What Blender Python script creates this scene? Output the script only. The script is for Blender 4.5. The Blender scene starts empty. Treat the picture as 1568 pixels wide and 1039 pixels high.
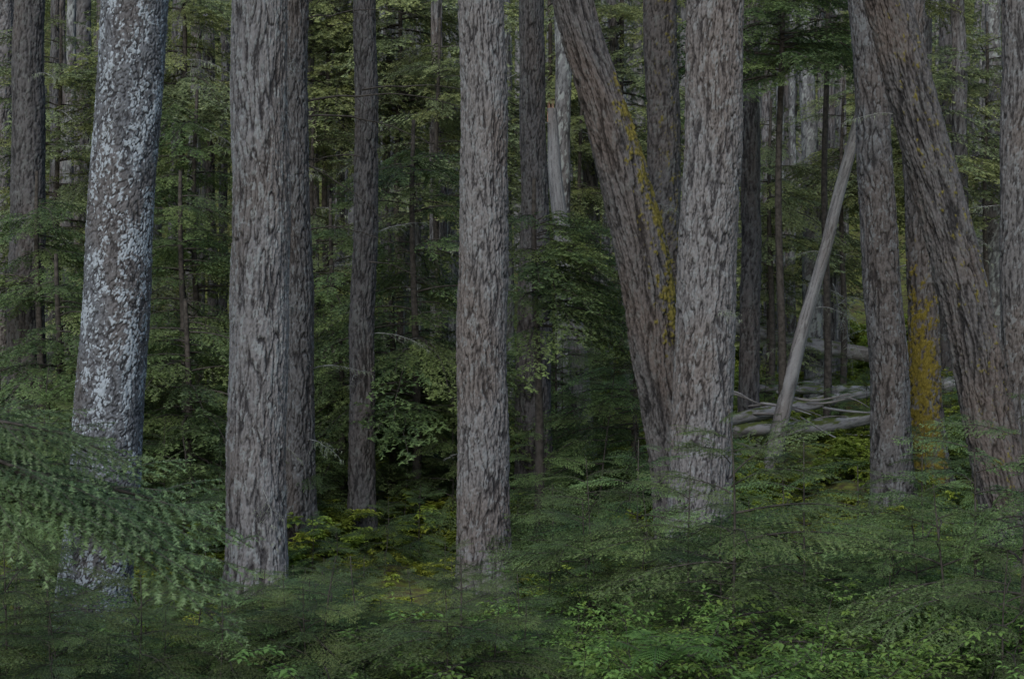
import bpy, math, random
import numpy as np
from mathutils import Vector, Matrix, Euler
random.seed(7); RNG=np.random.default_rng(7)
S=bpy.context.scene
F=2413.0; CZ=2.6
def P(u,v,d): return ((u-784)/F*d, d, CZ+(519.5-v)/F*d)
# ------------------------------------------------------------------ terrain
GY=[-40,0,14,18,25,40,46,70,125,300]
GZ=[-.6,0,.1,.6,1.2,1.95,2.6,10.5,31.,70.]
def ground(x,y):
    z=np.interp(y,GY,GZ)
    z=z+0.10*np.sin(x*1.3+y*.7)+0.07*np.sin(x*2.9-y*1.9+1)+0.04*np.sin(x*5.1+y*4.3)
    z=z+np.clip(x,-12,12)*0.025*np.clip((y-12)/8,0,1)
    return z
# ------------------------------------------------------------------ numpy gradient noise (bark relief is real geometry)
_pr=np.random.default_rng(3);_perm=np.concatenate([_pr.permutation(256)]*3).astype(np.int32)
_gr=_pr.normal(size=(256,3));_gr/=np.linalg.norm(_gr,axis=1)[:,None]
def perlin(x,y,z):
    xi=np.floor(x).astype(np.int32);yi=np.floor(y).astype(np.int32);zi=np.floor(z).astype(np.int32)
    xf_=x-xi;yf=y-yi;zf=z-zi;xi&=255;yi&=255;zi&=255
    f=lambda t:t*t*t*(t*(t*6-15)+10)
    u,v,w=f(xf_),f(yf),f(zf);r=0
    for dx in (0,1):
        for dy in (0,1):
            a=_perm[_perm[xi+dx]+yi+dy]
            for dz in (0,1):
                g=_gr[_perm[a+zi+dz]]
                dt=g[...,0]*(xf_-dx)+g[...,1]*(yf-dy)+g[...,2]*(zf-dz)
                r=r+dt*(u if dx else 1-u)*(v if dy else 1-v)*(w if dz else 1-w)
    return r*1.6
def sst(x,a,b):
    t=np.clip((x-a)/(b-a),0,1);return t*t*(3-2*t)
def bark_fields(x,y,z,kind,f1,fz):
    wx=perlin(x*6,y*6,z*2)*.020;wy=perlin(x*6+9,y*6,z*2+5)*.020
    jx=perlin(x*34,y*34,z*16)*.006;jy=perlin(x*34+4,y*34,z*16)*.006
    X=x+wx+jx;Y=y+wy+jy;Z=z+wx*2.5+perlin(x*3,y*3,z*1.3+8)*.10
    if kind=='furrow':
        md=np.clip(perlin(x*7+2,y*7,z*2.2)*1.3+.55,.12,1.2)
        n1=np.abs(perlin(X*f1,Y*f1,Z*fz));h1=np.clip(n1/(.08+.20*md),0,1)**.8
        n2=np.abs(perlin(X*f1*1.9+7,Y*f1*1.9,Z*fz*1.5));h2=np.clip(n2/.16,0,1)**.8
        n4=perlin(X*f1*1.1,Y*f1*1.1+3,Z*fz*1.4)
        n3=perlin(x*90,y*90,z*36);n5=perlin(x*55+3,y*55,z*16)
        h=.05+h1*(.26+.44*h2)+.18*n4+.22*n5+.16*n3
        h=np.clip(h,0,.95)
    elif kind=='scaly':
        n1=np.abs(perlin(X*f1,Y*f1,Z*fz));h1=np.clip(n1/.2,0,1)
        n2=np.abs(perlin(X*f1*2+5,Y*f1*2,Z*fz*2));h2=np.clip(n2/.25,0,1)
        n3=perlin(x*85,y*85,z*60)
        h=.06+.42*h1+.28*h2*h1+.26*n3+.25*perlin(X*18,Y*18,Z*10)
    else:
        n1=np.abs(perlin(X*f1,Y*f1,Z*fz));h=.35+.5*np.clip(n1/.25,0,1)+.25*perlin(x*60,y*60,z*6)
    if kind=='scaly': li=perlin(x*9,y*9,z*4)*.55+perlin(x*34,y*34,z*26)*.5+perlin(x*75,y*75,z*60)*.5
    else: li=perlin(x*13,y*13,z*7)*.5+perlin(x*34,y*34,z*16)*.5+perlin(x*70,y*70,z*40)*.4
    lf=perlin(x*2.2,y*2.2,z*.9)
    return h,li,lf
# ------------------------------------------------------------------ node helpers
class NT:
    def __init__(s,mat):
        mat.use_nodes=True; s.t=mat.node_tree; s.t.nodes.clear()
        s.out=s.t.nodes.new('ShaderNodeOutputMaterial')
    def n(s,typ,ins={},**kw):
        nd=s.t.nodes.new(typ)
        for k,v in kw.items(): setattr(nd,k,v)
        for k,v in ins.items():
            if isinstance(v,bpy.types.NodeSocket): s.t.links.new(v,nd.inputs[k])
            else: nd.inputs[k].default_value=v
        return nd
    def math(s,op,a,b=0.0,c=0.0):
        return s.n('ShaderNodeMath',{0:a,1:b,2:c},operation=op).outputs[0]
    def mix(s,f,a,b,bt='MIX'):
        nd=s.t.nodes.new('ShaderNodeMix'); nd.data_type='RGBA'; nd.blend_type=bt
        for i,v in ((0,f),(6,a),(7,b)):
            if isinstance(v,bpy.types.NodeSocket): s.t.links.new(v,nd.inputs[i])
            else:
                if i>0 and len(v)==3: v=(*v,1)
                nd.inputs[i].default_value=v
        return nd.outputs[2]
    def step(s,x,a,b,lo=0.,hi=1.):
        return s.n('ShaderNodeMapRange',{0:x,1:a,2:b,3:lo,4:hi}).outputs[0]
    def noise(s,vec,scale,detail=3,rough=.55):
        return s.n('ShaderNodeTexNoise',{'Vector':vec,'Scale':scale,'Detail':detail,'Roughness':rough})
    def link(s,a,b): s.t.links.new(a,b)
BK={}
def bark_mat(name,plate,dark,kind='furrow',f1=21,fz=3.4,disp=.030,lich=(.19,.21,.22),lamt=.5,lth=.12,warm=(.10,.075,.060),wamt=.4,mosscol=(.15,.13,.028)):
    m=bpy.data.materials.new(name); t=NT(m)
    sep=t.n('ShaderNodeSeparateXYZ',{0:t.n('ShaderNodeAttribute',attribute_name='relief').outputs['Vector']})
    h,li,lf=sep.outputs
    co=t.n('ShaderNodeAttribute',attribute_name='bark').outputs['Vector']
    co2=t.n('ShaderNodeVectorMath',{0:co,1:(1,1,.35)},operation='MULTIPLY').outputs[0]
    fine=t.noise(co2,120,2,.65).outputs[0]
    ms=t.n('ShaderNodeAttribute',attribute_name='moss').outputs['Fac']
    hh=t.math('MULTIPLY_ADD',t.math('SUBTRACT',fine,.5),.9,h)
    cm=t.step(hh,.14,.84)
    col=t.mix(cm,dark,plate)
    col=t.mix(t.math('MULTIPLY',t.step(lf,-.05,.3),wamt),col,t.mix(cm,tuple(a*.3 for a in warm),warm))
    lm=t.math('MULTIPLY',t.step(li,lth,lth+.14),t.step(hh,.25,.55))
    col=t.mix(t.math('MULTIPLY',lm,lamt),col,lich)
    col=t.mix(ms,col,t.mix(t.step(fine,.35,.7),tuple(a*.45 for a in mosscol),mosscol))
    b=t.n('ShaderNodeBsdfPrincipled',{'Base Color':col,'Roughness':.85,'Specular IOR Level':.25})
    t.link(b.outputs[0],t.out.inputs[0])
    BK[name]=(kind,f1,fz,disp); return m
def leaf_mat(name,dark,light,yel,trans=.35,rough=.5,yamt=.5):
    m=bpy.data.materials.new(name); t=NT(m)
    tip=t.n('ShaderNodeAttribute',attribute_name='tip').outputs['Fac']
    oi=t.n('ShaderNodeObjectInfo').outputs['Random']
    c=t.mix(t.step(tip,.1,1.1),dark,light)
    c=t.mix(t.math('MULTIPLY',t.step(oi,.35,1.),yamt),c,yel)
    k=t.math('MULTIPLY_ADD',t.math('FRACT',t.math('MULTIPLY',oi,17.3)),.7,.65)
    c=t.mix(1.,c,t.n('ShaderNodeCombineColor',{0:k,1:k,2:k}).outputs[0],'MULTIPLY')
    b=t.n('ShaderNodeBsdfPrincipled',{'Base Color':c,'Roughness':rough,'Specular IOR Level':.4})
    tr=t.n('ShaderNodeBsdfTranslucent',{'Color':c})
    mx=t.n('ShaderNodeMixShader',{0:trans,1:b.outputs[0],2:tr.outputs[0]})
    t.link(mx.outputs[0],t.out.inputs[0]); return m
def plain_mat(name,a,b_,scale=20,rough=.85):
    m=bpy.data.materials.new(name); t=NT(m)
    geo=t.n('ShaderNodeNewGeometry').outputs['Position']
    n=t.noise(geo,scale,1,.65).outputs[0]
    c=t.mix(t.step(n,.35,.65),a,b_)
    b=t.n('ShaderNodeBsdfPrincipled',{'Base Color':c,'Roughness':rough,'Specular IOR Level':.2})
    t.link(b.outputs[0],t.out.inputs[0])
    return m
B_fir=bark_mat('bark_fir',(.148,.143,.145),(.024,.023,.025),lamt=.4)
B_light=bark_mat('bark_fir_light',(.200,.195,.199),(.032,.030,.032),f1=19,fz=2.8,lich=(.26,.28,.285),lamt=.6)
B_dark=bark_mat('bark_fir_dark',(.078,.076,.078),(.016,.0155,.0165),lich=(.12,.135,.13),lamt=.3,wamt=.25)
B_mid=bark_mat('bark_fir_mid',(.116,.113,.115),(.022,.021,.022),lamt=.4)
B_lean=bark_mat('bark_fir_ridged',(.086,.082,.083),(.013,.0125,.0135),f1=16,fz=2.2,disp=.044,lich=(.11,.12,.12),lamt=.3,warm=(.10,.068,.050),wamt=.35)
B_silver=bark_mat('bark_spruce_scaly',(.115,.123,.138),(.026,.027,.031),kind='scaly',f1=26,fz=14,disp=.018,lich=(.28,.32,.36),lamt=.88,lth=.06,warm=(.10,.08,.068),wamt=.4)
B_pale=bark_mat('bark_pale_lichen',(.165,.17,.175),(.045,.045,.047),f1=18,fz=6,disp=.012,lich=(.26,.285,.275),lamt=.7,lth=.05)
B_moss=bark_mat('bark_mossy',(.11,.105,.106),(.020,.019,.018),lamt=.3,mosscol=(.185,.145,.022))
B_dead=bark_mat('dead_wood_grey',(.22,.22,.225),(.055,.053,.052),kind='wood',f1=26,fz=1.6,disp=.008,lamt=.4,lich=(.28,.29,.285),mosscol=(.10,.125,.03))
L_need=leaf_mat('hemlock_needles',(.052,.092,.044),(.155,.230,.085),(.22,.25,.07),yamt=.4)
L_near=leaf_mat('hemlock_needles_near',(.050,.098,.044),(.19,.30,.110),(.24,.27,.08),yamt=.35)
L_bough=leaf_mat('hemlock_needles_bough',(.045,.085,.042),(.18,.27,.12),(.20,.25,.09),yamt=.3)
L_far=leaf_mat('hemlock_needles_far',(.110,.150,.085),(.27,.33,.155),(.36,.38,.12),yamt=.6)  # far olive needles; depth haze is put into the lightened base colour
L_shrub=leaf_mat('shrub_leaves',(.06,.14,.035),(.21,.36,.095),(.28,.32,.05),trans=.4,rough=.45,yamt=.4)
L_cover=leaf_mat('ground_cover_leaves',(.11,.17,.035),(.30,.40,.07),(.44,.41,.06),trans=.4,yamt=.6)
M_twig=plain_mat('twig_wood',(.03,.027,.023),(.07,.062,.055))
M_dtwig=plain_mat('dead_twig',(.12,.12,.12),(.26,.27,.26))
M_lich=plain_mat('hanging_lichen',(.15,.19,.12),(.28,.33,.22),5)
M_splint=plain_mat('splintered_wood',(.26,.14,.09),(.36,.24,.17),30)
# ------------------------------------------------------------------ geometry container
class G:
    def __init__(s): s.V=[];s.F=[];s.M=[];s.T=[];s.n=0
    def add(s,V,Fc,m,T=None):
        V=np.asarray(V,float).reshape(-1,3);Fc=np.asarray(Fc,int).reshape(-1,3)
        s.V.append(V);s.F.append(Fc+s.n);s.M.append(np.full(len(Fc),m) if np.isscalar(m) else m)
        s.T.append(np.zeros(len(V)) if T is None else np.broadcast_to(T,(len(V),)));s.n+=len(V)
    def cat(s):
        if len(s.V)>1: s.V=[np.concatenate(s.V)];s.F=[np.concatenate(s.F)];s.M=[np.concatenate(s.M)];s.T=[np.concatenate(s.T)]
        return s
    def merge(s,o,mat,tadd=0):
        o.cat(); M=np.array(mat); V=o.V[0]@M[:3,:3].T+M[:3,3]
        s.add(V,o.F[0],o.M[0],np.clip(o.T[0]+tadd,0,1.2))
    def mesh(s,name,mats,attrs={},smooth=False):
        s.cat(); me=bpy.data.meshes.new(name);V=s.V[0];Fc=s.F[0]
        me.vertices.add(len(V));me.vertices.foreach_set('co',V.astype(np.float32).ravel())
        me.loops.add(len(Fc)*3);me.loops.foreach_set('vertex_index',Fc.astype(np.int32).ravel())
        me.polygons.add(len(Fc));me.polygons.foreach_set('loop_start',np.arange(0,len(Fc)*3,3,dtype=np.int32))
        try: me.polygons.foreach_set('loop_total',np.full(len(Fc),3,dtype=np.int32))
        except Exception: pass
        me.polygons.foreach_set('material_index',s.M[0].astype(np.int32))
        if smooth: me.polygons.foreach_set('use_smooth',np.ones(len(Fc),dtype=bool))
        for m in mats: me.materials.append(m)
        a=me.attributes.new('tip','FLOAT','POINT');a.data.foreach_set('value',s.T[0].astype(np.float32))
        for k,(ty,arr) in attrs.items():
            a=me.attributes.new(k,ty,'POINT');a.data.foreach_set('vector' if ty=='FLOAT_VECTOR' else 'value',arr.astype(np.float32).ravel())
        me.update(calc_edges=True);return me
def tube(g,pts,rad,k=4,m=1):
    pts=np.asarray(pts,float);n=len(pts);rad=np.broadcast_to(rad,(n,))
    tg=np.gradient(pts,axis=0);tg/=np.linalg.norm(tg,axis=1)[:,None]+1e-9
    up=np.tile([0,0,1.],(n,1));up[np.abs(tg[:,2])>.9]=[1,0,0]
    a=np.cross(tg,up);a/=np.linalg.norm(a,axis=1)[:,None]+1e-9;b=np.cross(tg,a)
    th=np.arange(k)*2*math.pi/k
    V=pts[:,None]+rad[:,None,None]*(np.cos(th)[None,:,None]*a[:,None]+np.sin(th)[None,:,None]*b[:,None])
    i=np.arange(n-1)[:,None]*k;j=np.arange(k)[None,:];j2=(j+1)%k
    q=np.stack([i+j,i+j2,i+k+j2,i+k+j],-1).reshape(-1,4)
    g.add(V,np.concatenate([q[:,[0,1,2]],q[:,[0,2,3]]]),m)
def needles(g,segs,nl,nw,sp,rng,m=0):
    segs=np.array([np.concatenate([a,b,[t0,t1]]) for a,b,t0,t1 in segs])
    p0=segs[:,:3];p1=segs[:,3:6];L=np.linalg.norm(p1-p0,axis=1)
    cnt=np.maximum(2,(L/sp).astype(int));idx=np.repeat(np.arange(len(segs)),cnt*2)
    N=len(idx);f=rng.random(N)
    d=((p1-p0)/L[:,None])[idx];c=p0[idx]+(p1-p0)[idx]*f[:,None]
    side=np.where(rng.random(N)<.5,1.,-1.)[:,None]
    lat=np.cross(d,[0,0,1.]);lat/=np.linalg.norm(lat,axis=1)[:,None]+1e-9
    dr=lat*side*(.75+.3*rng.random(N)[:,None])+d*(.5+.4*rng.random(N)[:,None]);dr[:,2]+=rng.normal(0,.3,N)
    dr/=np.linalg.norm(dr,axis=1)[:,None]
    ln=nl*(.65+.6*rng.random(N))[:,None]
    hw=d*nw*.5
    V=np.stack([c-hw,c+hw+rng.normal(0,nw*.3,(N,3)),c+dr*ln],1).reshape(-1,3)
    T=np.repeat(segs[idx,6]+(segs[idx,7]-segs[idx,6])*f+rng.normal(0,.13,N),3)
    g.add(V,np.arange(N*3).reshape(-1,3),m,T)
def spray(seed,L=1.2,W=.42,nl=.016,nw=.006,sp=.009,droop=.35,step=.035,sub=.03,bare=.1,subl=.42):
    rng=np.random.default_rng(seed);g=G();segs=[]
    ts=np.linspace(0,1,12);kink=np.cumsum(rng.normal(0,.012*L,12))
    st=np.stack([ts*L,kink,.12*L*ts-droop*L*ts**2.2],1)
    tube(g,st,np.linspace(.009*L,.0015,12)+.001,4)
    def at(t): return np.array([np.interp(t,ts,st[:,i]) for i in range(3)])
    t=bare;sgn=1
    while t<.98:
        p=at(t);sh=min(1,(t-bare+.12)/.28)*(1-((t-.25)/.80)**2 if t>.25 else 1)
        l=W*L*max(.10,sh)*(.65+.65*rng.random())
        if rng.random()<.12: l*=.35
        ang=math.radians(62-22*t+rng.normal(0,10))*sgn
        dv=np.array([math.cos(ang),math.sin(ang),rng.normal(.0,.2)])
        n=max(3,int(l/.07));q=[p];dd=dv.copy()
        for k in range(n):
            dd=dd+np.array([.10,0,-.10*(.5+rng.random())]);dd/=np.linalg.norm(dd);q.append(q[-1]+dd*l/n)
        q=np.array(q);tube(g,q,np.linspace(.0022,.0009,len(q))*(1+.3*L),3)
        tv=rng.normal(0,.14)
        for k in range(n): segs.append((q[k],q[k+1],.15+.5*k/n+tv,.15+.5*(k+1)/n+.15+tv))
        s=.02+rng.random()*.02;s2=1
        while s<l*.97:
            f=s/l*n;k=min(n-1,int(f));b=q[k]+(q[k+1]-q[k])*(f-k);dk=(q[k+1]-q[k]);dk/=np.linalg.norm(dk)
            la=np.cross(dk,[0,0,1.])*s2
            sl=(subl*(l-s)+.025)*(.6+.7*rng.random());sl=min(sl,.22)
            e=dk*.75+la*.75;e[2]-=.15+.25*rng.random();e[2]+=rng.normal(0,.12);e/=np.linalg.norm(e)
            mid=b+e*sl*.55;e2=e+dk*.25;e2[2]-=.28;e2/=np.linalg.norm(e2);en=mid+e2*sl*.45
            tb=.25+.5*s/l+tv
            segs.append((b,mid,tb,tb+.2));segs.append((mid,en,tb+.2,1.+tv))
            s+=sub*(.7+.6*rng.random());s2=-s2
        t+=step/L*(.6+.8*rng.random());sgn=-sgn
    segs.append((at(.9),at(1.),.6,1.))
    needles(g,segs,nl,nw,sp,rng);return g
def dead(seed,L=1.2,lich=True):
    rng=np.random.default_rng(seed);g=G();ts=np.linspace(0,1,10)
    st=np.stack([ts*L,np.cumsum(rng.normal(0,.02*L,10)),-.35*L*ts**2+np.cumsum(rng.normal(0,.012*L,10))],1)
    tube(g,st,np.linspace(.009*L,.002,10),4,0)
    for i in range(14):
        t=.1+.88*rng.random();p=np.array([np.interp(t,ts,st[:,k]) for k in range(3)])
        l=L*.38*(1.1-t)*(.5+rng.random());d=np.array([.6,rng.choice([-1,1])*.8,rng.normal(-.1,.3)]);q=[p]
        for k in range(5):
            d=d+rng.normal(0,.16,3)+[0,0,-.1];d/=np.linalg.norm(d);q.append(q[-1]+d*l/5)
        tube(g,q,np.linspace(.0035,.001,6),3,0)
        for j in range(2):
            a=q[rng.integers(1,5)];e=d+rng.normal(0,.6,3);e/=np.linalg.norm(e);tube(g,[a,a+e*l*.2,a+e*l*.35+[0,0,-.02]],.0012,3,0)
        if lich:
            for j in range(6):
                a=q[rng.integers(0,6)];ll=.02+.07*rng.random()
                x=rng.normal(0,.015,3);w=.003+.004*rng.random();g.add([a-[w,0,0],a+[w,.004,0],a+x-[0,0,ll]],[[0,1,2]],1)
    return g
def shrub(seed,H=1.0,leaf=.035,ns=9):
    rng=np.random.default_rng(seed);g=G()
    def lf(p,d,s,tip):
        d=d/np.linalg.norm(d);lat=np.cross(d,[0,0,1.]);lat/=np.linalg.norm(lat)+1e-9
        u=np.cross(lat,d);m=p+d*s*.45
        V=[p,m+lat*s*.28+u*s*.08,p+d*s+[0,0,-s*.12],m-lat*s*.28+u*s*.08]
        g.add(V,[[0,1,2],[0,2,3]],0,tip)
    for i in range(ns):
        az=rng.random()*6.28;d=np.array([math.cos(az)*.45,math.sin(az)*.45,1.]);q=[np.array([math.cos(az)*.04,math.sin(az)*.04,0])]
        h=H*(.6+.5*rng.random())
        for k in range(7):
            d=d+rng.normal(0,.10,3)+[math.cos(az)*.07,math.sin(az)*.07,-.07];d/=np.linalg.norm(d);q.append(q[-1]+d*h/7)
        tube(g,q,np.linspace(.006,.0015,8)*H,3)
        for k in range(2,8):
            for j in range(3):
                a2=rng.random()*6.28;e=np.array([math.cos(a2),math.sin(a2),.35]);l=H*.28*(.5+rng.random())*(1.15-k/9)
                b=q[k];pts=[b]
                for s in range(5):
                    e=e+rng.normal(0,.12,3)+[0,0,-.05];e/=np.linalg.norm(e);pts.append(pts[-1]+e*l/5)
                tube(g,pts,np.linspace(.002,.0008,6),3)
                lat=np.cross(e,[0,0,1.])
                for s in range(1,6):
                    for sg in (-1,1):
                        dd=e*.5+lat*sg*.9+rng.normal(0,.18,3);dd[2]-=.1
                        lf(pts[s]+rng.normal(0,.006,3),dd,leaf*(.6+.7*rng.random()),min(1,.25+.6*k/7+.3*rng.random()*1))
                lf(pts[-1],e,leaf,1.)
    return g
def fern(seed,R=.55,nf=9):
    rng=np.random.default_rng(seed);g=G()
    for i in range(nf):
        az=i/nf*6.28+rng.normal(0,.2);ts=np.linspace(0,1,22)
        rr=R*(.8+.35*rng.random());q=np.stack([np.cos(az)*rr*ts,np.sin(az)*rr*ts,rr*(1.05*ts-.85*ts**2.2)],1)
        tube(g,q,np.linspace(.003,.001,22),3)
        lat=np.array([-math.sin(az),math.cos(az),0])
        for k in range(3,22):
            w=rr*.26*math.sin(min(1,(ts[k]+.05))*math.pi)**.7+.01
            tg=q[k]-q[k-1];tg/=np.linalg.norm(tg)
            for sg in (-1,1):
                e=lat*sg+tg*.35+[0,0,-.18]+rng.normal(0,.06,3);e/=np.linalg.norm(e)
                n=int(w/.011)+1
                for s in range(n):
                    b=q[k]+e*w*s/n;ll=rr*.03*(1.1-s/n)
                    for s2 in (-1,1):
                        g.add([b-e*.004,b+e*.006,b+(tg*s2+e*.4)*ll],[[0,1,2]],0,.2+.6*s/n)
    return g
def xf(loc,az=0,pitch=0,roll=0,s=1.):
    return Matrix.Translation(loc)@Euler((roll,-pitch,az),'XYZ').to_matrix().to_4x4()@Matrix.Scale(s,4)
col=S.collection
def obj(name,data,parent=None,M=None):
    o=bpy.data.objects.new(name,data);col.objects.link(o)
    if parent: o.parent=parent
    if M is not None: o.matrix_local=M
    return o
# ------------------------------------------------------------------ branch library
SPR=[spray(10+i,L=1.25,W=.44+.05*(i%3),droop=.34+.08*(i%3),nl=.024,nw=.010,sp=.0135,step=.05,sub=.042) for i in range(5)]
BGH=[spray(30+i,L=1.25,W=.32+.04*(i%3),droop=.34+.08*(i%3),nl=.016,nw=.0055,sp=.0052,step=.042,sub=.028,subl=.38).mesh('bough_mesh',[L_bough,M_twig]) for i in range(4)]
MED=[spray(40+i,L=1.6,W=.36+.05*(i%2),droop=.42+.1*(i%3),nl=.042,nw=.018,sp=.025,step=.07,sub=.06) for i in range(5)]
MEDM=[g.mesh('branch_mesh',[L_need,M_twig]) for g in MED]
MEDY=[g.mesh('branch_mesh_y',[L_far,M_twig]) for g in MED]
FAR=[spray(70+i,L=2.2,W=.30,droop=.5,nl=.09,nw=.042,sp=.07,step=.14,sub=.14) for i in range(4)]
DED=[dead(90+i) for i in range(5)]
DEDM=[g.mesh('dead_branch_mesh',[M_dtwig,M_lich]) for g in DED]
DKM=[dead(95+i,lich=False).mesh('bare_branch_mesh',[M_twig,M_lich]) for i in range(4)]
# ------------------------------------------------------------------ ground
def make_ground():
    xs=np.concatenate([np.linspace(-160,-20,30)[:-1],np.linspace(-20,20,201),np.linspace(20,160,30)[1:]])
    ys=np.concatenate([np.linspace(-40,4,12)[:-1],np.linspace(4,50,231),np.linspace(50,300,90)[1:]])
    X,Y=np.meshgrid(xs,ys);Z=ground(X,Y)+.05*perlin(X*2.3,Y*2.3,X*0+.5)
    g=G();nx=len(xs);i=np.arange(len(ys)-1)[:,None]*nx+np.arange(nx-1)[None]
    q=np.stack([i,i+1,i+nx+1,i+nx],-1).reshape(-1,4)
    g.add(np.stack([X,Y,Z],-1),np.concatenate([q[:,[0,1,2]],q[:,[0,2,3]]]),0)
    m=bpy.data.materials.new('forest_floor');t=NT(m)
    p=t.n('ShaderNodeNewGeometry').outputs['Position']
    a=t.noise(p,.9,3,.6).outputs[0];b=t.noise(p,9,4,.7).outputs[0]
    c=t.mix(t.step(a,.40,.6),(.06,.055,.035),(.11,.14,.035))
    c=t.mix(t.step(b,.45,.65),c,(.18,.21,.05))
    c=t.mix(t.math('MULTIPLY',t.step(b,.55,.42),.5),c,(.10,.068,.04))
    bs=t.n('ShaderNodeBsdfPrincipled',{'Base Color':c,'Roughness':.95,'Specular IOR Level':.1})
    t.link(bs.outputs[0],t.out.inputs[0])
    obj('ground',g.mesh('ground',[m],smooth=True))
make_ground()
# ------------------------------------------------------------------ trunks
def trunk(name,pts,d,mat,segs=96,dz=.014,ztop=10.5,moss=None,flare=.45,stubs=4,lean_y=0.,closed_top=False):
    W=[P(u,v,d) for u,v,w in pts];x=np.array([a[0] for a in W]);z=np.array([a[2] for a in W]);r=np.array([p[2] for p in pts])/F*d/2
    o=np.argsort(z);x,z,r=x[o],z[o],r[o]
    zb=min(float(ground(x[0],d))-.25,z[0]-.01)
    def ext(zz):
        X=np.interp(zz,z,x);lo=zz<z[0];hi=zz>z[-1]
        if len(z)>1:
            s0=(x[1]-x[0])/(z[1]-z[0]);s1=(x[-1]-x[-2])/(z[-1]-z[-2])
            X=np.where(lo,x[0]+s0*(zz-z[0]),X);X=np.where(hi,x[-1]+s1*(zz-z[-1]),X)
        return X
    zt=z[-1] if closed_top else ztop
    vis=P(0,-60,d)[2]
    zz=np.arange(zb,min(zt,vis),dz)
    if zt>vis: zz=np.concatenate([zz,np.arange(vis,zt,.15)])
    X=np.array([ext(zz+o) for o in np.linspace(-.3,.3,9)]).mean(0)
    R=np.interp(zz,z,r);R=np.where(zz>z[-1],R*(1-.03*(zz-z[-1])),R)
    rs=np.random.default_rng(int(abs(x[0])*1000+d*10))
    X=X+.012*np.sin(zz*1.7+rs.random()*6)+.006*np.sin(zz*4.1+rs.random()*6)
    zg=float(ground(x[0],d));fl=1+flare*np.exp(-np.clip(zz-zg,0,9)/.3)
    th=np.arange(segs)*2*math.pi/segs;a,b,c=rs.random(3)*6
    lob=1+.035*np.sin(2*th[None]+a+zz[:,None]*.5)+.022*np.sin(3*th[None]+b-zz[:,None]*.8)+.015*np.sin(5*th[None]+c+zz[:,None]*2.)
    lob=lob+(fl[:,None]-1)*.35*np.sin(5*th[None]+a)
    RR=R[:,None]*fl[:,None]*lob
    off=rs.random(3)*40;rm=R.mean();sh=RR.shape
    BKx,BKy,BKz=[np.broadcast_to(q_,sh) for q_ in (rm*np.cos(th)+off[0],rm*np.sin(th)+off[1],zz[:,None]+off[2])]
    kind,f1,fz,disp=BK[mat.name]
    f1*=rs.uniform(.88,1.12);fz*=rs.uniform(.8,1.2)
    if segs<60: f1*=.7;fz*=.7
    h,li,lf=bark_fields(BKx,BKy,BKz,kind,f1,fz)
    RR=RR+(h-.6)*disp
    MS=np.zeros(sh)
    if moss is not None:
        ms=moss(np.broadcast_to(th,sh),np.broadcast_to(zz[:,None],sh))
        nn=perlin(BKx*16,BKy*16,BKz*8)*.6+perlin(BKx*45,BKy*45,BKz*30)*.5
        MS=sst(ms+nn*.8,.42,.62)*np.clip(ms*8,0,1);RR=RR+MS*.010
    Yc=d+lean_y*(zz-zg)
    V=np.stack([X[:,None]+RR*np.cos(th),Yc[:,None]+RR*np.sin(th),np.broadcast_to(zz[:,None],sh)],-1)
    g=G();n=len(zz);i=np.arange(n-1)[:,None]*segs;j=np.arange(segs)[None];j2=(j+1)%segs
    q=np.stack([i+j,i+j2,i+segs+j2,i+segs+j],-1).reshape(-1,4)
    g.add(V,np.concatenate([q[:,[0,1,2]],q[:,[0,2,3]]]),0)
    me=g.mesh(name,[mat],{'bark':('FLOAT_VECTOR',np.stack([BKx,BKy,BKz],-1).reshape(-1,3)),'relief':('FLOAT_VECTOR',np.stack([h,li,lf],-1).reshape(-1,3)),'moss':('FLOAT',MS.ravel())},smooth=True)
    E=obj(name,None,M=Matrix.Translation((float(X[0]),d,zg)))
    obj('trunk',me,E,Matrix.Translation((-float(X[0]),-d,-zg)))
    for k in range(stubs):
        zk=zg+1.+(vis-zg-1)*rs.random()
        if zk>zt-.1: continue
        xk=float(np.interp(zk,zz,X));rk=float(np.interp(zk,zz,R));az=rs.random()*6.28
        s=.2+.4*rs.random()
        obj('dead_branch',DEDM[rs.integers(5)],E,xf((xk+math.cos(az)*rk*.8-float(X[0]),math.sin(az)*rk*.8,zk-zg),az,rs.normal(0,.25),0,s))
    return E
def side(ang,amt,z0,z1): return lambda th,z: np.clip(np.cos(th-ang),0,1)**1.5*amt*np.clip((z-z0)*3,0,1)*np.clip((z1-z)*2,0,1)
DF='douglas_fir_tree'
trunk('silver_spruce_tree',[(206,0,101),(191,300,101),(168,600,107),(140,1000,112)],12.2,B_silver,210,.0075,stubs=2)
trunk(DF,[(400,0,80),(397,400,88),(391,900,93)],13.8,B_light,210,.0075,stubs=3)
trunk(DF,[(453,0,36),(457,400,40),(462,850,46)],16,B_mid,110,.011,stubs=5)
trunk(DF,[(561,0,32),(559,300,36),(551,880,42)],16.5,B_dark,90,.012,stubs=6)
trunk(DF,[(739,0,66),(740,500,73),(738,900,80)],14.0,B_fir,190,.008,stubs=3)
trunk(DF,[(815,0,36),(817,300,41),(818,500,54),(819,780,58)],18,B_dark,110,.012,stubs=3)
trunk(DF,[(872,-30,58),(905,100,64),(943,230,72),(973,350,76),(997,470,76),(1018,600,74),(1035,720,74),(1045,850,74)],14.6,B_lean,190,.009,stubs=1,moss=side(-.35,.62,2.3,5.2))
trunk(DF,[(1012,0,50),(1018,400,52),(1030,700,54)],19,B_dark,90,stubs=3,moss=side(-1.2,.28,0,9))
trunk(DF,[(1094,0,82),(1090,300,84),(1078,600,90),(1055,950,102)],13.4,B_fir,210,.0075,stubs=2)
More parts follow.
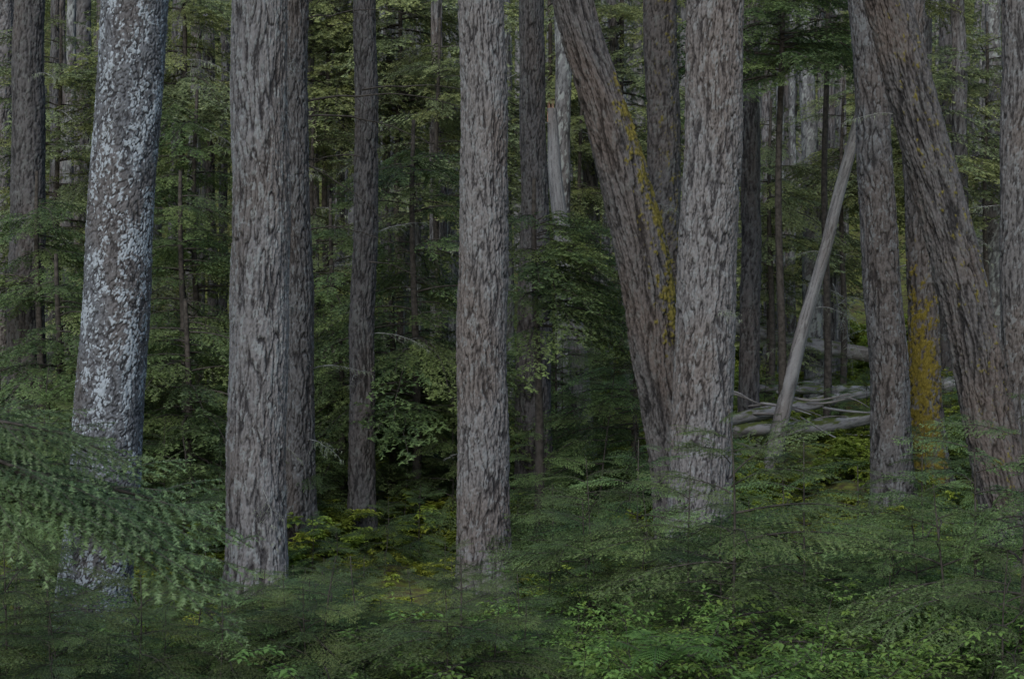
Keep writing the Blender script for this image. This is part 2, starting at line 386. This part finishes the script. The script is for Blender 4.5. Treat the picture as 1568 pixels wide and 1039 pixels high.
trunk(DF,[(1150,0,26),(1148,640,32)],22,B_dark,60)
trunk(DF,[(1322,0,48),(1338,200,54),(1350,400,56),(1362,600,57),(1368,770,62)],17.5,B_mid,130,.010,stubs=3)
trunk('mossy_fir_tree',[(1398,0,34),(1405,330,40),(1415,500,44),(1424,700,50),(1426,790,56)],19.,B_moss,90,stubs=2,moss=lambda th,z: np.clip((4.0-z)/1.6,0,1)*(.36+.40*np.clip(np.cos(th+2.2),-.3,1)))
trunk(DF,[(1352,-20,68),(1395,130,70),(1430,270,72),(1464,400,72),(1490,520,74),(1516,640,76),(1542,760,80),(1568,900,84)],14.8,B_lean,190,.009,stubs=1,moss=side(-1.4,.20,0,9))
trunk(DF,[(1555,0,42),(1557,700,46)],17,B_mid,90,stubs=3)
trunk(DF,[(46,0,46),(42,300,52),(40,700,58)],20,B_dark,90,stubs=7)
trunk(DF,[(4,0,30),(2,600,34)],26,B_fir,60)
bg=[(128,0,24,120,600,28,27,0),(300,100,16,290,600,22,34,0),(268,300,18,262,650,20,30,0),(324,350,15,330,750,20,25,1),(592,0,22,596,290,26,28,2),(668,400,18,668,720,22,23,1),(518,550,14,514,760,16,25,2),(484,560,20,488,740,22,24,1),(1238,150,24,1248,600,30,27,2),(1447,0,17,1447,300,20,28,0),(1466,0,20,1474,400,24,26,0),(1521,40,24,1522,480,30,28,2),(1195,200,12,1197,560,14,31,2),(1213,420,12,1213,600,13,31,2),(1290,380,12,1290,600,14,31,1),(1175,280,14,1178,560,16,30,1),(905,280,22,912,720,26,26,0),(862,300,26,864,700,30,22,2),(953,20,12,955,420,16,31,2),(105,300,16,100,640,18,26,2),(240,400,14,238,640,16,26,2),(672,0,14,676,300,16,28,0),(700,500,12,702,700,14,28,2),(780,500,14,782,700,16,26,2),(1262,440,12,1265,600,13,32,1),(948,250,14,966,640,22,25,1),(640,520,10,640,680,12,26,2),(1520,450,12,1540,620,15,30,1),(14,200,16,10,600,18,28,2),
    (345,0,12,340,600,14,26,0),(505,200,12,500,600,14,26,1),(612,300,12,615,700,14,26,2),(930,400,11,934,700,13,29,2),(1270,0,12,1273,500,14,29,0),(1420,0,14,1412,300,16,27,0),(85,0,12,80,500,14,27,0),(277,0,11,272,400,13,26,0),(310,400,11,306,600,12,25,2),(690,300,10,692,500,12,27,2),(590,500,11,588,700,12,25,1)]
for (u0,v0,w0,u1,v1,w1,d,k) in bg:
    trunk(DF,[(u0,v0,w0),(u1,v1,w1)],d,[B_mid,B_fir,B_pale][k],40,.035,stubs=7,flare=.3,ztop=14)
for i in range(24):
    u=random.uniform(-150,1720);d=random.uniform(30,48);w=random.uniform(.18,.36)*F/d;s=random.uniform(-25,25)
    trunk(DF,[(u,0,w*.85),(u+s,650,w)],d,random.choice([B_fir,B_dark,B_pale,B_mid]),24,.07,stubs=8,flare=.3,ztop=18)
sn=trunk('broken_snag',[(843,165,13),(850,260,20),(858,330,23),(880,500,26),(900,740,34)],20,B_dead,60,.014,closed_top=True,stubs=2)
g=G()
for i in range(9):
    p=P(843+random.uniform(-5,5),175,20);h=random.uniform(.08,.32);r=.012
    g.add([(p[0]-r,p[1]-.03,p[2]-.1),(p[0]+r,p[1]-.03,p[2]-.1),(p[0],p[1]+r,p[2]-.1),(p[0]+random.uniform(-.03,.03),p[1],p[2]+h)],[[0,1,3],[1,2,3],[2,0,3]],0)
o=obj('splinters',g.mesh('splinters',[M_splint]));o.parent=sn;o.matrix_parent_inverse=sn.matrix_basis.inverted()
trunk('leaning_dead_tree',[(1340,70,10),(1328,130,16),(1308,210,17),(1275,330,18),(1250,430,19),(1218,550,22),(1195,650,26)],20,B_dead,50,.02,closed_top=True,stubs=6,flare=.1)
# ------------------------------------------------------------------ logs
def log(a,b,r0,r1,mat,name='fallen_log',seed=0,mossy=0.,sag=0.):
    a=np.array(a);b=np.array(b);L=np.linalg.norm(b-a);n=max(8,int(L/.03));rs=np.random.default_rng(seed);k=28
    t=np.linspace(0,1,n);pts=a+(b-a)*t[:,None];wv=.02*L*np.sin(t*5+rs.random()*6)*rs.normal(0,.8);pts[:,2]+=wv-sag*np.sin(t*math.pi);pts[:,1]+=.02*L*np.sin(t*4+rs.random()*6)
    d=(b-a)/L;s=np.cross(d,[0,0,1.]);s/=np.linalg.norm(s);u=np.cross(s,d);th=np.arange(k)*2*math.pi/k
    R=(r0+(r1-r0)*t)[:,None]*(1+.08*np.sin(3*th+t[:,None]*9)+.05*np.sin(2*th+t[:,None]*23));R[0]*=.35;R[-1]*=.35
    bx,by,bz=[np.broadcast_to(q_,R.shape) for q_ in (r0*np.cos(th)+seed,r0*np.sin(th)+.3,(t*L)[:,None])]
    h,li,lf=bark_fields(bx,by,bz,*BK[mat.name][:3]);R=R+(h-.6)*r0*.12
    V=pts[:,None]+R[...,None]*(np.cos(th)[None,:,None]*s+np.sin(th)[None,:,None]*u)
    MS=sst(np.broadcast_to(np.sin(th),R.shape)*mossy+perlin(bx*20,by*20,bz*6)*.8,.3,.5)*(1 if mossy else 0)
    g=G();i=np.arange(n-1)[:,None]*k;j=np.arange(k)[None];j2=(j+1)%k
    q=np.stack([i+j,i+j2,i+k+j2,i+k+j],-1).reshape(-1,4);g.add(V,np.concatenate([q[:,[0,1,2]],q[:,[0,2,3]],[[0,x+1,x] for x in range(1,k-1)],[[(n-1)*k,(n-1)*k+x,(n-1)*k+x+1] for x in range(1,k-1)]]),0)
    return obj(name,g.mesh(name,[mat],{'bark':('FLOAT_VECTOR',np.stack([bx,by,bz],-1).reshape(-1,3)),'relief':('FLOAT_VECTOR',np.stack([h,li,lf],-1).reshape(-1,3)),'moss':('FLOAT',MS.ravel())},smooth=True))
log(P(1120,498,26),P(1420,562,27),.12,.13,B_dead,seed=1,mossy=.3)
log(P(480,655,23),P(730,648,24),.05,.06,B_dead,seed=2,mossy=.5)
log(P(720,650,23.5),P(900,660,23),.045,.05,B_dead,seed=3,mossy=.3)
log(P(1110,645,21.5),P(1400,585,22.5),.09,.07,B_dead,seed=4,mossy=.4)
log(P(1120,668,20.5),P(1400,622,21.5),.09,.08,B_dead,seed=5,mossy=.6)
log(P(1150,590,23),P(1410,605,24),.07,.06,B_dead,seed=15,mossy=.4)
log(P(1470,512,25),P(1640,575,26),.12,.11,B_dead,seed=6)
log(P(1440,590,23),P(1640,545,24),.11,.11,B_dead,seed=7,mossy=.3)
log(P(890,755,19),P(1010,705,20),.10,.09,B_dead,seed=8,mossy=.8)
log(P(640,690,20),P(700,718,19.5),.05,.05,B_dead,seed=9)
for i in range(26):
    u=random.uniform(1110,1330);v=random.uniform(590,690);d=21.5+random.uniform(-1.5,1.5);l=random.uniform(40,150);s=random.uniform(-.5,.35)
    log(P(u-l/2,v+s*l/2,d),P(u+l/2,v-s*l/2,d+random.uniform(-.5,.5)),random.uniform(.008,.028),.007,B_dead,'fallen_branch',20+i,sag=random.uniform(-.1,.1))
for i in range(14):
    u=random.uniform(480,1000);v=random.uniform(640,760);d=float(np.interp(v,[600,700,760],[30,22,19]));l=random.uniform(50,160);s=random.uniform(-.3,.3)
    log(P(u-l/2,v+s*l/2,d),P(u+l/2,v-s*l/2,d),random.uniform(.012,.04),.012,B_dead,'fallen_branch',60+i)
E=obj('dead_root_tangle',None,M=Matrix.Translation(P(1290,560,24)))
for i in range(14):
    obj('root_branch',DEDM[i%5],E,xf((random.uniform(-.15,.15),0,random.uniform(.3,1.3)),random.uniform(0,6.28),random.uniform(-1.3,1.),0,random.uniform(.3,.6)))
# ------------------------------------------------------------------ mid-depth hemlocks
def hemlock(u,v0,v1,d,R,n,lib,trw=.06,name='hemlock_tree',azr=None,pitch=0.,deadn=0,sc=(.7,1.15)):
    x,y,zt=P(u,v0,d);zb=P(u,v1,d)[2];zg=float(ground(x,y));E=obj(name,None,M=Matrix.Translation((x,y,zg)))
    g=G();zz=np.linspace(-.1,zt-zg+(2. if v0<20 else .3),20);tube(g,np.stack([.03*np.sin(zz*1.3),.02*np.cos(zz),zz],1),np.linspace(trw,trw*.35,20),10,0)
    obj('trunk',g.mesh('young_trunk',[M_twig],smooth=True),E)
    for i in range(n):
        t=random.random();z=zb+(zt-zb)*t-zg;az=random.uniform(0,6.28) if azr is None else random.uniform(*azr)
        s=R/1.5*(1.1-.45*t)*random.uniform(*sc)
        obj('branch',random.choice(lib),E,xf((0,0,z),az,pitch+random.uniform(-.15,.25),random.uniform(-.25,.25),s))
    for i in range(deadn):
        obj('dead_branch',random.choice(DEDM),E,xf((0,0,random.uniform(.5,zt-zg)),random.uniform(0,6.28),random.uniform(-.3,.3),0,random.uniform(.5,1.1)*R/1.5))
hemlock(635,225,650,17.5,1.3,80,MEDM)
hemlock(600,380,660,18.5,1.2,40,MEDM)
hemlock(822,320,500,15.6,1.1,38,MEDM,azr=(-2.2,.9))
hemlock(300,170,520,22,1.6,54,MEDM,deadn=6)
hemlock(510,340,640,20,1.3,48,MEDM,deadn=4)
hemlock(610,-60,180,24,2.0,60,MEDY,deadn=5)
hemlock(500,-60,240,24,1.8,56,MEDY,deadn=5)
hemlock(1195,-60,130,20,1.5,40,MEDM)
hemlock(1265,-60,100,22,1.5,30,MEDM)
hemlock(1180,180,420,25,1.4,34,MEDY,deadn=3)
hemlock(1510,60,350,27,1.7,44,MEDY,deadn=4)
hemlock(280,-40,180,24,1.7,52,MEDY,deadn=6)
hemlock(90,430,650,17.5,1.3,46,MEDM)
hemlock(950,-40,260,25,1.7,50,MEDY,deadn=4)
hemlock(890,180,420,24,1.2,30,MEDY,deadn=3)
hemlock(285,500,720,17.,1.4,54,MEDM)
hemlock(1290,150,320,26,1.4,36,MEDY,deadn=4)
hemlock(970,440,680,20.5,1.1,30,MEDM)
hemlock(1230,300,430,29,1.5,28,MEDY,deadn=4)
hemlock(670,60,330,22,1.4,44,MEDY,deadn=3)
hemlock(90,40,400,24,1.6,56,MEDY,deadn=8)
hemlock(760,540,800,19,1.,30,MEDM)
hemlock(480,180,480,23,1.4,40,MEDY,deadn=3)
hemlock(1400,-60,300,26,1.6,46,MEDY,deadn=4)
hemlock(840,-60,300,25,1.5,46,MEDY,deadn=4)
hemlock(190,260,620,24,1.6,50,MEDY,deadn=6)
hemlock(280,300,520,19,1.1,34,MEDM)
hemlock(430,460,760,18,1.0,34,MEDM)
hemlock(60,300,480,19,1.2,26,MEDM,deadn=3)
hemlock(520,560,760,17.6,1.,28,MEDM)
hemlock(1175,420,560,26,1.0,18,MEDY)
def bough(u,v,d,az,p,s,lib=DKM): 
    obj('bare_branch',random.choice(lib),M=xf(P(u,v,d),az,p,0,s))
for (u,v,az,p,s) in [(470,158,.1,.32,1.25),(473,180,-.1,.05,1.1),(470,255,.15,-.3,.8),(475,350,.0,.1,.8),(470,30,-.2,.35,.9),(555,140,.1,.3,1.0),(550,240,3.0,.1,.8),(565,400,.2,-.1,.7),(455,290,3.3,.0,.6)]:
    bough(u,v,16.,az,p,s)
# ------------------------------------------------------------------ distant forest
E=obj('distant_forest',None)
FM=[];MFB=plain_mat('far_bark',(.07,.07,.07),(.20,.20,.205),8)
for k in range(5):
    rs=np.random.default_rng(200+k);g=G();H=17
    zz=np.linspace(-.5,H,24);tube(g,np.stack([.1*np.sin(zz*.4+k),.1*np.cos(zz*.3),zz],1),np.linspace(.22,.05,24),10,2)
    for i in range(74):
        t=rs.random()**.85;z=.9+t*(H-1);s=(1.15-.8*t)*(.6+.5*rs.random())
        g.merge(FAR[rs.integers(4)],xf((0,0,z),rs.random()*6.28,rs.normal(0,.15),rs.normal(0,.2),s),rs.normal(0,.2))
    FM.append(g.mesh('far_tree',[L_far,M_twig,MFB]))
for i in range(280):
    y=32+95*random.random()**1.1;x=random.uniform(-1,1)*(y*.38+3)
    s=random.uniform(.6,1.15)
    obj('far_tree',random.choice(FM),E,xf((x,y,float(ground(x,y))-.2),random.uniform(0,6.28),0,0,s))
# ------------------------------------------------------------------ saplings
SAP=[]
for k in range(5):
    rs=np.random.default_rng(300+k);g=G();H=2.0
    zz=np.linspace(-.05,H,14);tube(g,np.stack([.02*np.sin(zz*3+k),.02*np.cos(zz*2),zz],1),np.linspace(.013,.003,14),6,1)
    nb=24
    for i in range(nb):
        t=(i+rs.random())/nb;z=.2+t*(H-.25);s=(.80*(1-t)**.7+.16)*(.6+.6*rs.random())
        g.merge(SPR[rs.integers(5)],xf((0,0,z),i*2.4+rs.normal(0,.5),.0+rs.normal(0,.2)+.35*t,rs.normal(0,.3),s),rs.normal(0,.28))
    SAP.append(g)
SAPM=[g.mesh('sapling',[L_near,M_twig]) for g in SAP]
SAPD=[g.mesh('sapling_d',[L_need,M_twig]) for g in SAP]
def sapling(u,v,d,wide=1.,dk=False):
    x,y,zt=P(u,v,d);zg=float(ground(x,y));h=max(.4,zt-zg)
    M=Matrix.Translation((x,y,zg))@Euler((random.gauss(0,.05),random.gauss(0,.05),random.uniform(0,6.28))).to_matrix().to_4x4()@Matrix.Diagonal((h/2*wide,h/2*wide,h/2,1))
    obj('hemlock_sapling',random.choice(SAPD if dk else SAPM),M=M)
for a in [(60,560,14),(25,650,11.5),(-30,600,12.5),(250,640,16,1,1),(285,740,14.5,1.2,1),(215,860,9.5,1.3,1),(300,830,10.8,1.3,1),(100,880,8.8,1.3,1),(400,860,10.2,1.3),(490,870,10.6,1.3,1),(560,850,11.6,1.3,1),(640,870,10,1.3,1),(620,700,17),(540,720,19),(700,850,11.5,1.2,1),(10,800,9,1.2,1),
          (840,740,12.2,1.15),(900,700,11.4,1.2),(970,670,11.8,1.2),(1138,625,9.6,1.2),(1060,710,10.5,1.3),(1230,670,11,1.3),(1310,710,12,1.2),(1420,680,11.5,1.15),(1500,625,10,1.1),(1575,590,9,1.1),(1465,740,9.5,1.2),(770,860,11,1.2),
          (450,690,17.5,.8),(330,600,19,.8),(860,640,21,.7),(1450,560,21,.8),(1130,560,24,.7),(960,560,22,.7),(200,560,20,.8),(130,680,15.5),(1540,840,8.6,1.2),(1350,820,9.8,1.3),(680,820,12.5,1,1),(480,780,14.5,1),
          (590,760,14.8,1.1),(640,740,16,1.1),(520,800,14.2,1.1),(470,740,16.5,1.),(790,740,15.5,1.1),(850,700,17,1.),(500,660,18,.9),(240,560,17.5,.8),(300,480,18.5,.7),(660,620,18.5,.8),(1180,740,12.5,1.2),(1000,740,12.8,1.1),(330,700,15,1)]:
    sapling(*a)
for i in range(110):
    d=random.uniform(15.5,30);u=random.uniform(-80,1640);x,y,_=P(u,0,d);h=random.uniform(.7,2.3)*(1 if u<1000 else .55)
    v=519.5-(float(ground(x,y))+h-CZ)*F/d
    sapling(u,v,d,random.uniform(.8,1.2),random.random()<.2)
for i in range(46):
    d=random.uniform(8.5,12.5);u=random.uniform(-60,800);sapling(u,random.uniform(845,985),d,1.35,random.random()<.35)
for i in range(14):
    sapling(random.uniform(800,1600),random.uniform(740,850),random.uniform(10,13),1.3,random.random()<.3)
x,y,z=P(-190,500,6.3);zg=float(ground(x,y));E=obj('hemlock_tree',None,M=Matrix.Translation((x,y,zg)))
g=G();zz=np.linspace(-.1,6,30);tube(g,np.stack([zz*0,zz*0,zz],1),np.linspace(.09,.05,30),12,0);obj('trunk',g.mesh('near_trunk',[M_twig],smooth=True),E)
for (v,az,p,s) in [(650,-.05,.06,.80),(660,.25,.0,.85),(690,-.15,-.02,1.0),(710,.05,-.03,1.14),(725,.2,-.02,1.2),(750,-.1,-.02,1.2),(640,.5,.0,.85),(700,.45,-.05,1.0),(770,.3,-.04,1.05),(560,2.5,0,1.),(600,4,0,1.)]:
    obj('branch',random.choice(BGH),E,xf((0,0,P(0,v,6.3)[2]-zg),az,p,random.uniform(-.1,.35),s))
# ------------------------------------------------------------------ shrubs, ferns, ground cover
SH=[shrub(400+i).mesh('shrub',[L_shrub,M_twig]) for i in range(5)]
def plant(name,me,u,v,d,w=1.):
    x,y,zt=P(u,v,d);zg=float(ground(x,y));h=max(.25,zt-zg)
    obj(name,me,M=Matrix.Translation((x,y,zg-.03))@Matrix.Rotation(random.uniform(0,6.28),4,'Z')@Matrix.Diagonal((h*w,h*w,h,1)))
for i in range(90):
    u=random.uniform(700,1640);plant('huckleberry_shrub',random.choice(SH),u,random.uniform(840,960)-(60 if u>1150 else 0)*random.random(),random.uniform(8.,11.8))
for i in range(34): plant('huckleberry_shrub',random.choice(SH),random.uniform(1130,1600),random.uniform(750,860),random.uniform(12,15.5))
for i in range(14): plant('huckleberry_shrub',random.choice(SH),random.uniform(-50,700),random.uniform(900,1010),random.uniform(9,11.8))
FE=[fern(500+i,.4).mesh('fern',[L_shrub,M_twig]) for i in range(2)]
for (u,v,d) in [(1010,965,8.4),(930,1010,8.8),(1240,995,8.6),(1440,1010,9)]:
    x,y,z=P(u,v,d);obj('fern_plant',FE[random.randrange(2)],M=Matrix.Translation((x,y,z-.2))@Matrix.Rotation(random.random()*6,4,'Z'))
E=obj('ground_cover',None)
CV=[shrub(450+i,H=.45,leaf=.05,ns=7).mesh('cover',[L_cover,M_twig]) for i in range(4)]
for i in range(1200):
    y=12+34*random.random()**1.2;x=random.uniform(-1,1)*(y*.36+.5)
    s=random.uniform(.6,1.4)*(1+.02*(y-12));obj('plant_clump',random.choice(CV),E,xf((x,y,float(ground(x,y))-.04),random.random()*6.28,0,0,s))
# ------------------------------------------------------------------ light, camera
W=bpy.data.worlds.new('World');S.world=W;W.use_nodes=True;nt=W.node_tree
sk=nt.nodes.new('ShaderNodeTexSky');sk.sky_type='NISHITA';sk.sun_disc=False;sk.dust_density=1
az=math.radians(195);el=math.radians(36);sk.sun_elevation=el;sk.sun_rotation=az
bgN=nt.nodes['Background'];nt.links.new(sk.outputs[0],bgN.inputs[0]);bgN.inputs[1].default_value=.15
ld=bpy.data.lights.new('sun','SUN');ld.energy=2.3;ld.angle=math.radians(40);ld.color=(1,.98,.95)
lo=obj('sun',ld);dv=Vector((math.sin(az)*math.cos(el),math.cos(az)*math.cos(el),math.sin(el)));lo.rotation_euler=dv.to_track_quat('Z','Y').to_euler()
cd=bpy.data.cameras.new('camera');co=obj('camera',cd);co.location=(0,0,CZ);co.rotation_euler=(math.pi/2,0,0)
cd.sensor_width=36;cd.lens=36*F/1568;cd.clip_end=1000;cd.clip_start=.1
cd.dof.use_dof=True;cd.dof.focus_distance=14;cd.dof.aperture_fstop=7
S.camera=co
S.view_settings.view_transform='Standard';S.view_settings.look='None';S.view_settings.exposure=0
